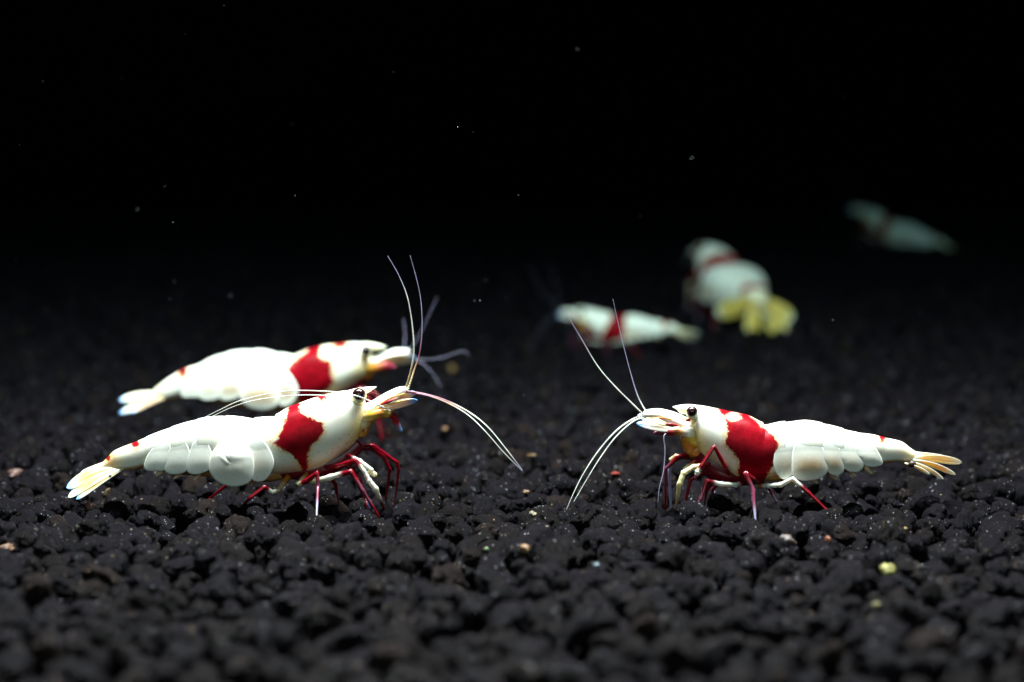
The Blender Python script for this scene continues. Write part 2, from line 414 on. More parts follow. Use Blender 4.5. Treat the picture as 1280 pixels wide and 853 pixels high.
# ------------------------------------------------------------------ shrimps
class Shrimp:
    def __init__(s, spec, loc, unit, rot=(0, 0, 0), label='', front=True):
        s.spec = spec; s.unit = unit; s.front = front
        s.ox, s.oy = spec['origin']
        s.root = bpy.data.objects.new('shrimp', None); COL.objects.link(s.root)
        s.root.empty_display_size = .002
        s.root.location = loc; s.root.rotation_euler = rot
        s.M = Matrix.Translation(Vector(loc)) @ Euler(rot).to_matrix().to_4x4(); s.Mi = s.M.inverted()
        tag(s.root, label, 'shrimp', 'shrimps on the dark soil bed')
    def L(s, px, py, dy=0.0):
        return ((px - s.ox) * s.unit, dy * s.unit, (s.oy - py) * s.unit)

    # lofted body between a top and a bottom line
    def loft(s, name, st, mat, n=150, m=56, power=2.3, notches=(), hind=None, color=None, parent=None, wl=1.0, sd=None, speck=0.0, lump=0.0):
        C = catmull(st, n)
        V = []; info = []
        top = np.array(st, float)
        for i, (xt, yt, xb, yb, w) in enumerate(C):
            cx, cy = (xt + xb) / 2, (yt + yb) / 2; hx, hy = (xt - xb) / 2, (yt - yb) / 2
            k = 1.0
            kt = 1.0
            for ni, (nxp, dep, width, sgn) in enumerate(notches):
                q = (xt - nxp) * sgn            # > 0 on the tail side of the edge
                if 0 <= q < width:
                    if ni == 0: kt -= dep * (1 - q / width) ** 1.5
                    else: k -= dep * (1 - q / width) ** 1.5
            for j in range(m):
                a = 2 * math.pi * j / m; c, sn = math.cos(a), math.sin(a)
                pc_ = math.copysign(abs(c) ** (2 / power), c); ps = math.copysign(abs(sn) ** (2 / power), sn)
                kk = 1 + (k - 1) * (0.25 + .75 * smooth01((c + .6))) + (kt - 1) * smooth01((c - .35) / .5)
                pw = w * max(.05, kk)
                V.append((cx + hx * pc_ * kk, cy + hy * pc_ * kk, pw * ps)); info.append((i / (n - 1), (1 - pc_) / 2))
        V.append(((C[0][0] + C[0][2]) / 2, (C[0][1] + C[0][3]) / 2, 0)); info.append((0, .5))
        V.append(((C[-1][0] + C[-1][2]) / 2, (C[-1][1] + C[-1][3]) / 2, 0)); info.append((1, .5))
        F = [(i * m + j, i * m + (j + 1) % m, (i + 1) * m + (j + 1) % m, (i + 1) * m + j) for i in range(n - 1) for j in range(m)]
        F += [(n * m, (j + 1) % m, j) for j in range(m)] + [(n * m + 1, (n - 1) * m + j, (n - 1) * m + (j + 1) % m) for j in range(m)]
        A = np.array(V); I = np.array(info)
        sdv = np.full(len(A), 50.0) if sd is None else sd(A[:, 0], A[:, 1], A[:, 2])
        cv = color(A[:, 0], A[:, 1], A[:, 2], I[:, 1]) if callable(color) else np.tile(color, (len(A), 1))
        sp = speck(A[:, 0], A[:, 1], I[:, 1]) if callable(speck) else np.full(len(A), speck)
        verts = [s.L(*v) for v in V]
        o = mesh_obj(name, verts, F, mat, parent or s.root, fattr=dict(red_sd=sdv, speck=sp), cattr=cv)
        # consistent outward normals
        bm = bmesh.new(); bm.from_mesh(o.data); bmesh.ops.recalc_face_normals(bm, faces=bm.faces); bm.to_mesh(o.data); bm.free()
        return o, C

    def limb(s, name, pts, rad, cols, mat=None, parent=None, sides=8, per=7, curve=False, plant=False, along=False, flat=1.0, joints=True):
        pts = [tuple(p) if len(p) == 3 else (p[0], p[1], 0) for p in pts]
        P3 = [Vector(s.L(*p)) for p in pts]
        if plant: P3[-1] = s.plant(pts[-1])
        rad = list(rad); cols = [CC[c] if isinstance(c, str) else c for c in cols]
        n = len(P3)
        arr = np.array([list(p) + [rad[i]] + list(cols[i]) for i, p in enumerate(P3)])
        if curve:
            t = np.linspace(0, n - 1, per * (n - 1) + 1); out = []
            for q in t:
                i = min(int(q), n - 2); f = q - i
                g = lambda k: arr[min(max(k, 0), n - 1)]
                a, b, c, d = g(i - 1), g(i), g(i + 1), g(i + 2)
                v = 0.5 * ((2 * b) + (c - a) * f + (2 * a - 5 * b + 4 * c - d) * f * f + (3 * b - a - 3 * c + d) * f ** 3)
                v[3] = b[3] + (c[3] - b[3]) * f; v[4:] = b[4:] + (c[4:] - b[4:]) * f
                out.append(v)
            S = np.array(out)
        else:
            out = []
            for i in range(n - 1):
                for k in range(per):
                    f = k / per; v = arr[i] * (1 - f) + arr[i + 1] * f
                    if joints:
                        e = min(f, 1 - f) if 0 < i or f > .5 else 1 - f
                        v[3] *= 1.0 + .15 * math.exp(-(e / .10) ** 2) - .10 * math.exp(-((e - .22) / .10) ** 2)
                    ff = smooth01((f - .35) / .3); v[4:] = arr[i][4:] * (1 - ff) + arr[i + 1][4:] * ff
                    out.append(v)
            out.append(arr[-1]); S = np.array(out)
        m = len(S); V = []; F = []; Ccol = []; AL = []
        ref = Vector((0, 1, 0)); acc = 0
        for i in range(m):
            a = Vector(S[max(i - 1, 0)][:3]); b = Vector(S[min(i + 1, m - 1)][:3]); t = (b - a).normalized()
            u = (ref - t * ref.dot(t))
            if u.length < 1e-4: u = Vector((0, 0, 1)) - t * t.z
            u.normalize(); w = t.cross(u)
            c = Vector(S[i][:3]); r = S[i][3] * s.unit
            if i: acc += (Vector(S[i][:3]) - Vector(S[i - 1][:3])).length
            for j in range(sides):
                an = 2 * math.pi * j / sides
                V.append(c + (u * math.cos(an) * flat + w * math.sin(an)) * r); Ccol.append(S[i][4:7]); AL.append(acc / s.unit / 100.0)
        for i in range(m - 1):
            for j in range(sides): F.append((i * sides + j, i * sides + (j + 1) % sides, (i + 1) * sides + (j + 1) % sides, (i + 1) * sides + j))
        t0 = (Vector(S[0][:3]) - Vector(S[1][:3])).normalized() * S[0][3] * s.unit * .7
        t1 = (Vector(S[-1][:3]) - Vector(S[-2][:3])).normalized() * S[-1][3] * s.unit * .9
        V.append(Vector(S[0][:3]) + t0); V.append(Vector(S[-1][:3]) + t1); Ccol += [S[0][4:7], S[-1][4:7]]; AL += [0, acc / s.unit / 100.0]
        k0, k1 = len(V) - 2, len(V) - 1
        F += [(k0, (j + 1) % sides, j) for j in range(sides)] + [(k1, (m - 1) * sides + j, (m - 1) * sides + (j + 1) % sides) for j in range(sides)]
        return mesh_obj(name, V, F, mat or M_LIMB, parent or s.root, fattr=dict(along=AL), cattr=np.clip(np.array(Ccol), 0, 1))

    def plant(s, p):
        """where the foot at this pixel meets the soil"""
        if s.front:
            base = s.root.location.y; lo, hi = (-95, 10) if p[2] <= 0 else (-10, 130)
            best = None
            for k in range(60):
                dy = lo + (hi - lo) * k / 59
                w = s.M @ Vector(s.L(p[0], p[1], 0)); Y = base + dy * s.unit
                # along the camera's ray through the foot
                c = Vector((0, -D, CZ)); d = w - c; q = c + d * ((Y + D) / d.y)
                e = q.z - top_of(q.x, q.y)
                sc_ = abs(e) + abs(dy - p[2]) * s.unit * .12
                if best is None or sc_ < best[0]: best = (sc_, q.copy(), e)
            q = best[1]; q.z = top_of(q.x, q.y) - .00006
            return s.Mi @ q
        w = s.M @ Vector(s.L(*p)); w.z = top_of(w.x, w.y) - .00006
        return s.Mi @ w

    def blade(s, name, base, tip, width, lat=.6, cols=('C', 'Y', 'W', 'B'), parent=None, thick=1.6, droop=3.0, mat=None, across=None):
        b = np.array(base, float); t = np.array(tip, float); ax = t - b; ln = np.linalg.norm(ax)
        per = np.array([-ax[1], ax[0], 0.0]); per /= np.linalg.norm(per) + 1e-9
        ac = per * math.sqrt(1 - lat * lat) + np.array([0, 0, 1.0]) * lat
        if across is not None:
            ac = np.array(across, float); ac -= ax * ac.dot(ax) / ln ** 2; ac /= np.linalg.norm(ac)
        nr = np.cross(ax / ln, ac); n, m = 26, 19
        V, Cc, F = [], [], []
        c0, c1, c2, c3 = [np.array(CC[c]) for c in cols]
        for side in (1, -1):
            for i in range(n):
                f = i / (n - 1); w = width * .5 * (0.16 + .84 * math.sin(math.pi * .5 * min(1, f / .62)) if f < .62 else math.sqrt(max(0.0, 1 - ((f - .62) / .38) ** 2.2)))
                c = b + ax * f + np.array([0, -1.0, 0]) * droop * math.sin(math.pi * f)
                for j in range(m):
                    u = -1 + 2 * j / (m - 1)
                    h = thick * .5 * (1 - u * u) * (1 - .6 * f) + .25
                    rib = .7 * math.exp(-(u / .16) ** 2) * (1 - f) + .25 * math.cos(u * 9)
                    V.append(c + ac * u * w + nr * side * (h + rib * (1 if side > 0 else .4)))
                    col = c0 * (1 - smooth01(f * 3)) + c1 * smooth01(f * 3)
                    e = smooth01((abs(u) - .5) / .45); col = col * (1 - e) + c2 * e
                    g = smooth01((f - .62) / .3); col = col * (1 - g) + c2 * g
                    g = smooth01((f - .80) / .2); col = col * (1 - g) + c3 * g
                    ray = .5 + .5 * math.cos(u * 17 + 1.0); rk = .55 * ray * smooth01(f * 4) * (1 - smooth01((f - .7) / .3))
                    Cc.append(col * (1 - rk) + np.array((0.66, 0.36, 0.05)) * rk)
        N = n * m
        for i in range(n - 1):
            for j in range(m - 1):
                a = i * m + j; F.append((a, a + 1, a + m + 1, a + m)); F.append((N + a, N + a + m, N + a + m + 1, N + a + 1))
            F.append((i * m, i * m + m, N + i * m + m, N + i * m)); e = i * m + m - 1; F.append((e, N + e, N + e + m, e + m))
        F.append(tuple(list(range(m - 1, -1, -1)) + [N + j for j in range(m)]))
        e = (n - 1) * m; F.append(tuple([e + j for j in range(m)] + [N + e + j for j in range(m - 1, -1, -1)]))
        return mesh_obj(name, [s.L(*v) for v in V], F, mat or M_FAN, parent or s.root, cattr=np.array(Cc))

    def plate(s, outline, C, bulge, off, color, side, crease=None, brown=.5):
        O = catmull(outline, 56, closed=True); cen = O.mean(0); nr = 14
        axis = np.stack([(C[:, 0] + C[:, 2]) / 2, (C[:, 1] + C[:, 3]) / 2], 1)
        y0, y1 = O[:, 1].min(), O[:, 1].max()
        V, F, Cc, SP = [], [], [], []
        def lateral(x, y):
            dv = np.stack([(C[:, 0] - C[:, 2]) / 2, (C[:, 1] - C[:, 3]) / 2], 1); h = np.linalg.norm(dv, axis=1)
            rel = np.array([x, y]) - axis; q = (rel * dv).sum(1) / h ** 2
            perp = np.abs(rel[:, 0] * dv[:, 1] - rel[:, 1] * dv[:, 0]) / h
            wt = np.exp(-((perp - perp.min()) / 3.0) ** 2); wt *= np.abs(q) < 1.6; wt /= wt.sum(); qq = (q * wt).sum(); w = (C[:, 4] * wt).sum()
            if qq > -.05: return w * max(0.0, 1 - min(1, abs(qq)) ** 2.3) ** (1 / 2.3)
            return w * (1 + .05 * min(1.0, -qq) - .02 * qq * qq)
        base = np.array(color)
        rings = [(cen[0], cen[1], 0.0)]
        for k in range(1, nr + 1):
            for (ox_, oy_) in O: rings.append((cen[0] + (ox_ - cen[0]) * k / nr, cen[1] + (oy_ - cen[1]) * k / nr, k / nr))
        for (x, y, r) in rings:
            down = smooth01((y - y0) / max(1, (y1 - y0)) / .4) if crease and bulge > 4 else smooth01((y - y0) / max(1, (y1 - y0)) / .75)
            d = lateral(x, y) + (-.35 * (1 - down) + off * down) + bulge * (1 - r ** 2.2) * down + 0
            if crease:
                for (ax_, ay_, bx_, by_, hgt, wd) in crease:
                    ex, ey = bx_ - ax_, by_ - ay_; t = min(1, max(0, ((x - ax_) * ex + (y - ay_) * ey) / (ex * ex + ey * ey)))
                    dd = math.hypot(x - ax_ - t * ex, y - ay_ - t * ey); d += hgt * math.exp(-(dd / wd) ** 2)
            V.append((x, y, side * d))
            f = (y - y0) / max(1.0, y1 - y0)
            g = brown * math.exp(-((f - .66) / .27) ** 2) * (1 - r ** 3)
            pale = smooth01((f - .3) / .5)
            c = base * (1 - .0 * pale); c = c * (1 - pale * .6) + np.array(PALE) * pale * .6
            Cc.append(c * (1 - g) + np.array((0.36, 0.21, 0.09)) * g); SP.append(.35 * pale)
        m = len(O)
        F += [(0, 1 + j, 1 + (j + 1) % m) for j in range(m)]
        for k in range(nr - 1):
            a = 1 + k * m
            F += [(a + j, a + m + j, a + m + (j + 1) % m, a + (j + 1) % m) for j in range(m)]
        if side > 0: F = [tuple(reversed(f)) for f in F]
        o = mesh_obj('side_plate', [s.L(*v) for v in V], F, M_PLATE, s.root, fattr=dict(red_sd=s.sd(np.array(V)[:, 0], np.array(V)[:, 1], None) if s.spec.get('plate_red') else [50.0] * len(V), speck=SP), cattr=np.array(Cc))
        sm = o.modifiers.new('thickness', 'SOLIDIFY'); sm.thickness = 1.3 * s.unit; sm.offset = -1
        return o

    def ball(s, name, c, r, mat, parent=None, col=None, squash=(1, 1, 1)):
        bm = bmesh.new(); bmesh.ops.create_uvsphere(bm, u_segments=24, v_segments=16, radius=r * s.unit)
        o0 = Vector(s.L(*c))
        for v in bm.verts: v.co = Vector((v.co.x * squash[0], v.co.y * squash[1], v.co.z * squash[2])) + o0
        V = [v.co.copy() for v in bm.verts]; bm.verts.index_update(); F = [[v.index for v in f.verts] for f in bm.faces]; bm.free()
        return mesh_obj(name, V, F, mat, parent or s.root, cattr=np.tile(CC[col] if col else (1, 1, 1), (len(V), 1)))

    def build(s):
        sp = s.spec
        def sd(x, y, z):
            # follow the rounding of the back: widen the height towards the midline
            d = np.full(x.shape, 60.0)
            for p in sp['red']: d = np.minimum(d, poly_sd(x, y, p))
            for (cx, cy, rx, ry) in sp.get('red_spots', ()):
                d = np.minimum(d, (np.sqrt(((x - cx) / rx) ** 2 + ((y - cy) / ry) ** 2) - 1) * min(rx, ry))
            for (cx, cy, rx, ry) in sp.get('white_spots', ()):
                d = np.maximum(d, -(np.sqrt(((x - cx) / rx) ** 2 + ((y - cy) / ry) ** 2) - 1) * min(rx, ry))
            return d
        s.sd = sd
        hx, sg = sp['hind'], sp['head']       # carapace hind edge and head direction (+1 right)
        front = sp['front_x']
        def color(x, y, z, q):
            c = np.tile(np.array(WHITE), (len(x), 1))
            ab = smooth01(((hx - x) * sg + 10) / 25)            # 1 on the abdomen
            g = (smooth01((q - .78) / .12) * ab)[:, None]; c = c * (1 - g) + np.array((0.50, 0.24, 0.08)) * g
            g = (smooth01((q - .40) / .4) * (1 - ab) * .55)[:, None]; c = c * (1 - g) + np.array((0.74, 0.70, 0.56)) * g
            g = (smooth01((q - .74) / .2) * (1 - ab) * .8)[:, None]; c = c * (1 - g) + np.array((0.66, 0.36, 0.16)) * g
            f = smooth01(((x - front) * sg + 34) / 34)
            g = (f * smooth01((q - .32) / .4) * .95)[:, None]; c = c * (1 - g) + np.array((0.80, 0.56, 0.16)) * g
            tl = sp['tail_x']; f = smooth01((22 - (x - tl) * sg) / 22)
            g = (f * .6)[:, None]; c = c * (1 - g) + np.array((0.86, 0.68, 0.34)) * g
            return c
        def speck(x, y, q):
            return np.clip(smooth01((q - .55) / .3) * .8 + smooth01((np.abs(x - sp['tail_x']) < 60) * .2), 0, 1)
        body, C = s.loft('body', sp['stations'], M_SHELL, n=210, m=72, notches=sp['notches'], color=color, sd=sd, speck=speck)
        s.C = C
        if 'thorax' in sp: s.loft('thorax', sp['thorax'], M_PART, n=40, m=24, color=np.array(DRED))
        if 'belly' in sp: s.loft('belly', sp['belly'], M_PART, n=50, m=28, color=np.array((0.42, 0.19, 0.05)))
        if 'rostrum' in sp: s.loft('rostrum', sp['rostrum'], M_SHELL, n=30, m=20, color=np.array((0.86, 0.82, 0.62)), power=2.0)
        for i, (o, bul, off) in enumerate(sp['plates']):
            for side in (-1, 1):
                s.plate(o, C, bul, off, WHITE, side, crease=sp.get('crease') if i == 1 else None, brown=sp.get('brown', [.3] * 9)[i])
        ex, ey, er, ed = sp['eye']
        for side in (-1, 1):
            e = s.ball('eye', (ex, ey, side * ed), er, M_EYE)
            kx, ky = sp['stalk']
            s.limb('eye_stalk', [(kx, ky, side * (ed - er * 1.1)), (ex, ey + er * .3, side * (ed - er * .15))], [er * .95, er * 1.03], ['Y', 'C'], M_PART, parent=e, joints=False, sides=14)
        for b in sp['fan']: s.blade(*b[:1], *b[1:4], **(b[4] if len(b) > 4 else {}))
        for l in sp['legs']:
            s.limb('leg', l[0], [r * (.68 if max(l[1]) > 5.1 else .80) for r in l[1]], l[2], plant=(len(l) < 4 or l[3]), per=9)
        for (x, y) in sp.get('swimmerets', ()):
            for side in (-1, 1):
                s.limb('swimmeret', [(x, y - 8, side * 12), (x - sg * 3, y, side * 14), (x - sg * 9, y + 5, side * 13)], [4, 3.6, 1.2], 'NNC', M_PART, curve=True, joints=False)
        for l in sp['parts']: s.limb(l[0], l[1], l[2], l[3], M_PART, curve=True, sides=12, joints=False, flat=l[4] if len(l) > 4 else 1.0)
        for b in sp.get('scales', ()): s.blade('antenna_scale', *b[:3], **b[3])
        for l in sp['antennae']:
            s.limb(l[0], l[1], np.interp(np.linspace(0, 1, len(l[1])), [0, 1], (l[2][0] * .68, l[2][1] * .62)), l[3], M_ANT, curve=True, per=16, sides=6, along=True, joints=False)
        for c, r, q in sp.get('spots', ()): s.ball('dark_gut_spot', c, r, M_PART, col=None, squash=q).data.attributes['tint'].data.foreach_set('color', [0.03, 0.012, 0.006, 1] * (24 * 15 + 2))
        return s

def notch(xs, deps, sgn, width=26):
    return [(x, d, width, sgn) for x, d in zip(xs, deps)]

# ---- the shrimp with the swollen plate (head to the right)
LEFT = dict(origin=(330, 640), head=1, hind=345, front_x=458, tail_x=140,
  stations=[(112,585,113,589,2),(124,580.5,128,589.5,5),(134,570.5,141,588.5,7),(143,562.3,151,588,9),(165,553,168,587,12),(190,542,190,583,17),(213,533,216,587,21),(245,523,250,590,26),
    (275,518.5,282,593,30),(300,519.5,308,595,32),(318,521,328,595,32),(332,519,343,593,33),(346,516.5,358,592,33),(360,508.5,375,591,35),
    (374,503,392,589,36),(397,495,412,580,35),(420,489,432,566,31),(438,486.5,447,550,26),(448,486,454,538,21),(455,490,458,530,14),(458,500,459.5,522,6)],
  notches=notch([345, 319, 283, 246, 214, 183, 141], [.07, .045, .03, .03, .035, .035, .03], -1),
  red=[[(362,496),(376,494),(377,510.5),(386,516),(398,521),(406,524.5),(408,532.5),(405,542),(398,547),(391.5,554),(388,563),(387.5,575),(385,596),(380,594),
     (378,577),(370,565.5),(358,557),(349,552.5),(341.5,550),(351,545.5),(354.5,537),(358,525.5),(361.5,514)]],
  red_spots=[(403, 494, 6.5, 4.0), (169, 552.5, 5.5, 5), (134, 571, 4, 4)],
  plates=[([(318,546),(330,545),(340,557),(346,573.5),(341.5,587),(333.7,596),(323.6,597.5),(317,592),(312,566)], 1.2, .2),
    ([(278,550),(292,545),(308,549),(318,562),(321,578),(318,594.7),(308,601.4),(294.7,603.6),(279,599.7),(268.5,591),(265,580),(268,564.6)], 4.2, 2.3),
    ([(235.6,575.7),(236.7,586),(244.5,589.5),(254.5,588),(266,582),(270,570),(260,546),(247,547),(240,561)], .9, 1.3),
    ([(207.5,578),(209,587),(220,590),(236,585),(241,567),(233,547),(220,550),(212.5,563)], .8, 1.0),
    ([(181.5,580),(184,585.5),(195,586),(210,583.7),(217,567),(212,549),(195,556),(186,567)], .8, .8)],
  crease=[(279,565,288,574,.45,1.7),(283,563.5,291,572.5,-.5,1.5),(291,575,312,570,-.4,6.0),(293,563,300,556,.6,3.0)], brown=[.45,.34,.15,.10,.08],
  rostrum=[(436,486.5,442,496,8),(448,483.7,450,494,6),(457,482.6,459,491,4),(466,482,466.5,486.5,2),(472,481.8,472,482.6,.6)],
  eye=(451,490.3,8.4,20), stalk=(446,503),
  thorax=[(342,582,344,596,9),(375,575,378,600,18),(400,570,404,597,18),(425,560,434,583,16),(445,545,457,560,9)],
  belly=[(183,575,184,586,5),(215,575,218,592,11),(250,580,254,595,16),(300,585,304,601,19),(335,585,338,602,17),(352,580,356,598,10)],
  fan=[('telson',(140,576,0),(101,591,0),13,dict(lat=.8,cols=('W','W','C','L'),thick=11,droop=-1)),
    ('uropod',(158,580,-3),(84,608,-15),21,dict(lat=.66,cols=('W','Y','C','B'),droop=5)),
    ('uropod',(158,582,-4),(87,619,-24),17,dict(lat=.7,cols=('C','Y','C','W'),droop=5)),
    ('uropod',(156,584,-5),(98,621,-28),12,dict(lat=.6,cols=('C','Y','W','B'),droop=4)),
    ('uropod',(158,580,3),(86,604,20),15,dict(lat=.8,cols=('W','Y','W','B'),droop=5)),
    ('uropod',(158,582,4),(94,614,26),13,dict(lat=.8,cols=('W','Y','W','B'),droop=4))],
  swimmerets=[(205,588),(228,591),(252,593),(280,600),(322,599)],
  spots=[((138.5,593.5,-13),2.3,(1,1,1))],
  legs=[([(362,594,-12),(350,610,-26),(343,611.5,-30),(334,604.5,-34),(316,618,-38),(300,632,-42)],[5,4.2,3.8,3.4,2.7,1.5],'ANWRRP'),
    ([(387,588,-14),(375,602,-30),(386,597,-36),(400,586,-42),(401,602,-44),(396,646,-48)],[4,4.4,4.6,3.4,2.7,1.4],'ACRRPT'),
    ([(400,588,-12),(393,599,-28),(416,592,-36),(442,584,-44),(457,608,-46),(475,642,-48)],[4,4.4,4.8,4.0,3.0,1.5],'ACWRPR'),
    ([(405,582,-14),(425,579,-28),(447,571,-36),(458,584,-38),(464,596,-38),(472,606,-38),(482,617,-38)],[4,4.6,4.8,3.8,5.2,5.4,1.8],'DRRWWWR'),
    ([(436,566,-20),(452,573,-28),(468,584,-32)],[3.5,4.2,3.2],'RWW',False),
    ([(458,590,-24),(467,587,-28),(472,590,-30)],[3.0,4.6,4.0],'WCC',False),
    ([(430,563,8),(462,561,22),(479,573,28),(487,590,32),(483,614,34)],[4,4.4,3.4,2.8,1.5],'DDRRR'),
    ([(440,560,12),(466,559,28),(496,582,38),(498,590,40),(494,609,42)],[3.2,3.2,2.8,2.4,1.3],'DRRRP'),
    ([(430,582,10),(441,588,20),(446,606,26),(466,640,32)],[3.6,3.4,3,1.2],'DRRB'),
    ([(414,578,0),(437,580,-8),(451,598,-8),(461,628,-4)],[4,4,3.2,1.5],'DRRR'),
    ([(396,588,6),(412,597,14),(419,608,18),(424,628,22)],[4,3.6,3,1.4],'DRRP'),
    ([(428,570,-6),(450,580,-12),(462,592,-14)],[4,3.6,2],'DRC',False),
    ([(362,594,12),(330,599,24),(288,604,34),(252,623,46)],[4,3.2,2.8,1.5],'ARRR')],
  parts=[('antennule_stem',[(452,514,-7),(466,510,-8),(485,499,-8),(500,489,-7),(510,485,-6)],[6,6.5,6.5,5,3],'CWWWW'),
    ('antennule_stem',[(452,512,7),(466,507,8),(485,496,8),(500,488,7),(511,485,6)],[6,6,6,5,3],'CWWWW'),
    ('antenna_stem',[(455,521,-12),(466,517,-15),(478,514,-16),(487,514,-15),(492,515,-14)],[5,7,6.4,6,2],'CYAYP'),
    ('antenna_stem',[(455,521,12),(466,517,15),(478,514,16),(487,514,15),(492,516,14)],[5,6,6,5.5,2],'CYCYR'),
    ('mouthpart',[(450,520,-8),(455,526,-9),(463,523,-9),(470,518,-8)],[8,9,7,3],'YCAA'),
    ('mouthpart',[(448,536,-4),(456,540,-5),(462,530,-4)],[8,5,2],'YAA'),
    ('antennule_vein',[(478,503.5,-20),(487,499.5,-22),(499,495.0,-23)],[.8,1.9,.5],'RRR'),
    ('antennule_vein',[(470,507,-17),(490,495,-19),(508,489,-20)],[.6,1.0,.4],'YAY'),
    ('antennule_vein',[(480,506,-20),(500,499,-23),(518,495,-24)],[.6,1.1,.4],'CYC'),
    ('mouthpart',[(470,520,14),(490,520,20),(496,530,24),(502,540,24)],[3,4,4,2],'DRRB')],
  scales=[((458,518,-13),(524,497,-20),12,dict(lat=.45,cols=('W','L','S','B'),droop=2,thick=2.5)),
    ((458,512,13),(522,491,20),15,dict(lat=.6,cols=('W','C','W','B'),droop=2,thick=2.5))],
  antennae=[('antennule',[(508,487,-6),(515,463,-8),(519,440,-9),(518,410,-9),(512,372,-8),(501,343,-7),(487,318,-6)],(2.3,.45),'CNWLLTT'),
    ('antennule',[(511,487,4),(519,462,8),(526,440,10),(529,405,12),(526,365,14),(514,318,16)],(2.1,.35),'CNPTTT'),
    ('antennule',[(508,487,-7),(535,491,-12),(562,499,-18),(590,513,-24),(612,530,-30),(634,556,-34),(655,583,-38)],(2.4,.5),'PPPWLWT'),
    ('antennule',[(508,488,-6),(535,492,-14),(562,501,-20),(587,515,-27),(608,534,-34),(632,561,-38),(655,584,-40)],(1.8,.4),'PPNLLLT'),
    ('antenna',[(490,511,-18),(476,503,-26),(458,494,-34),(440,488,-40),(410,484,-44),(360,484,-46),(310,494,-46),(280,507,-44),(257,519,-36)],(1.7,.6),'LLLLLLLLL'),
    ('antenna',[(488,513,18),(470,506,4),(450,500,-20),(420,491,-38),(380,489,-42),(330,494,-42),(295,504,-40),(262,520,-34)],(1.4,.45),'LLLLLLLL')])

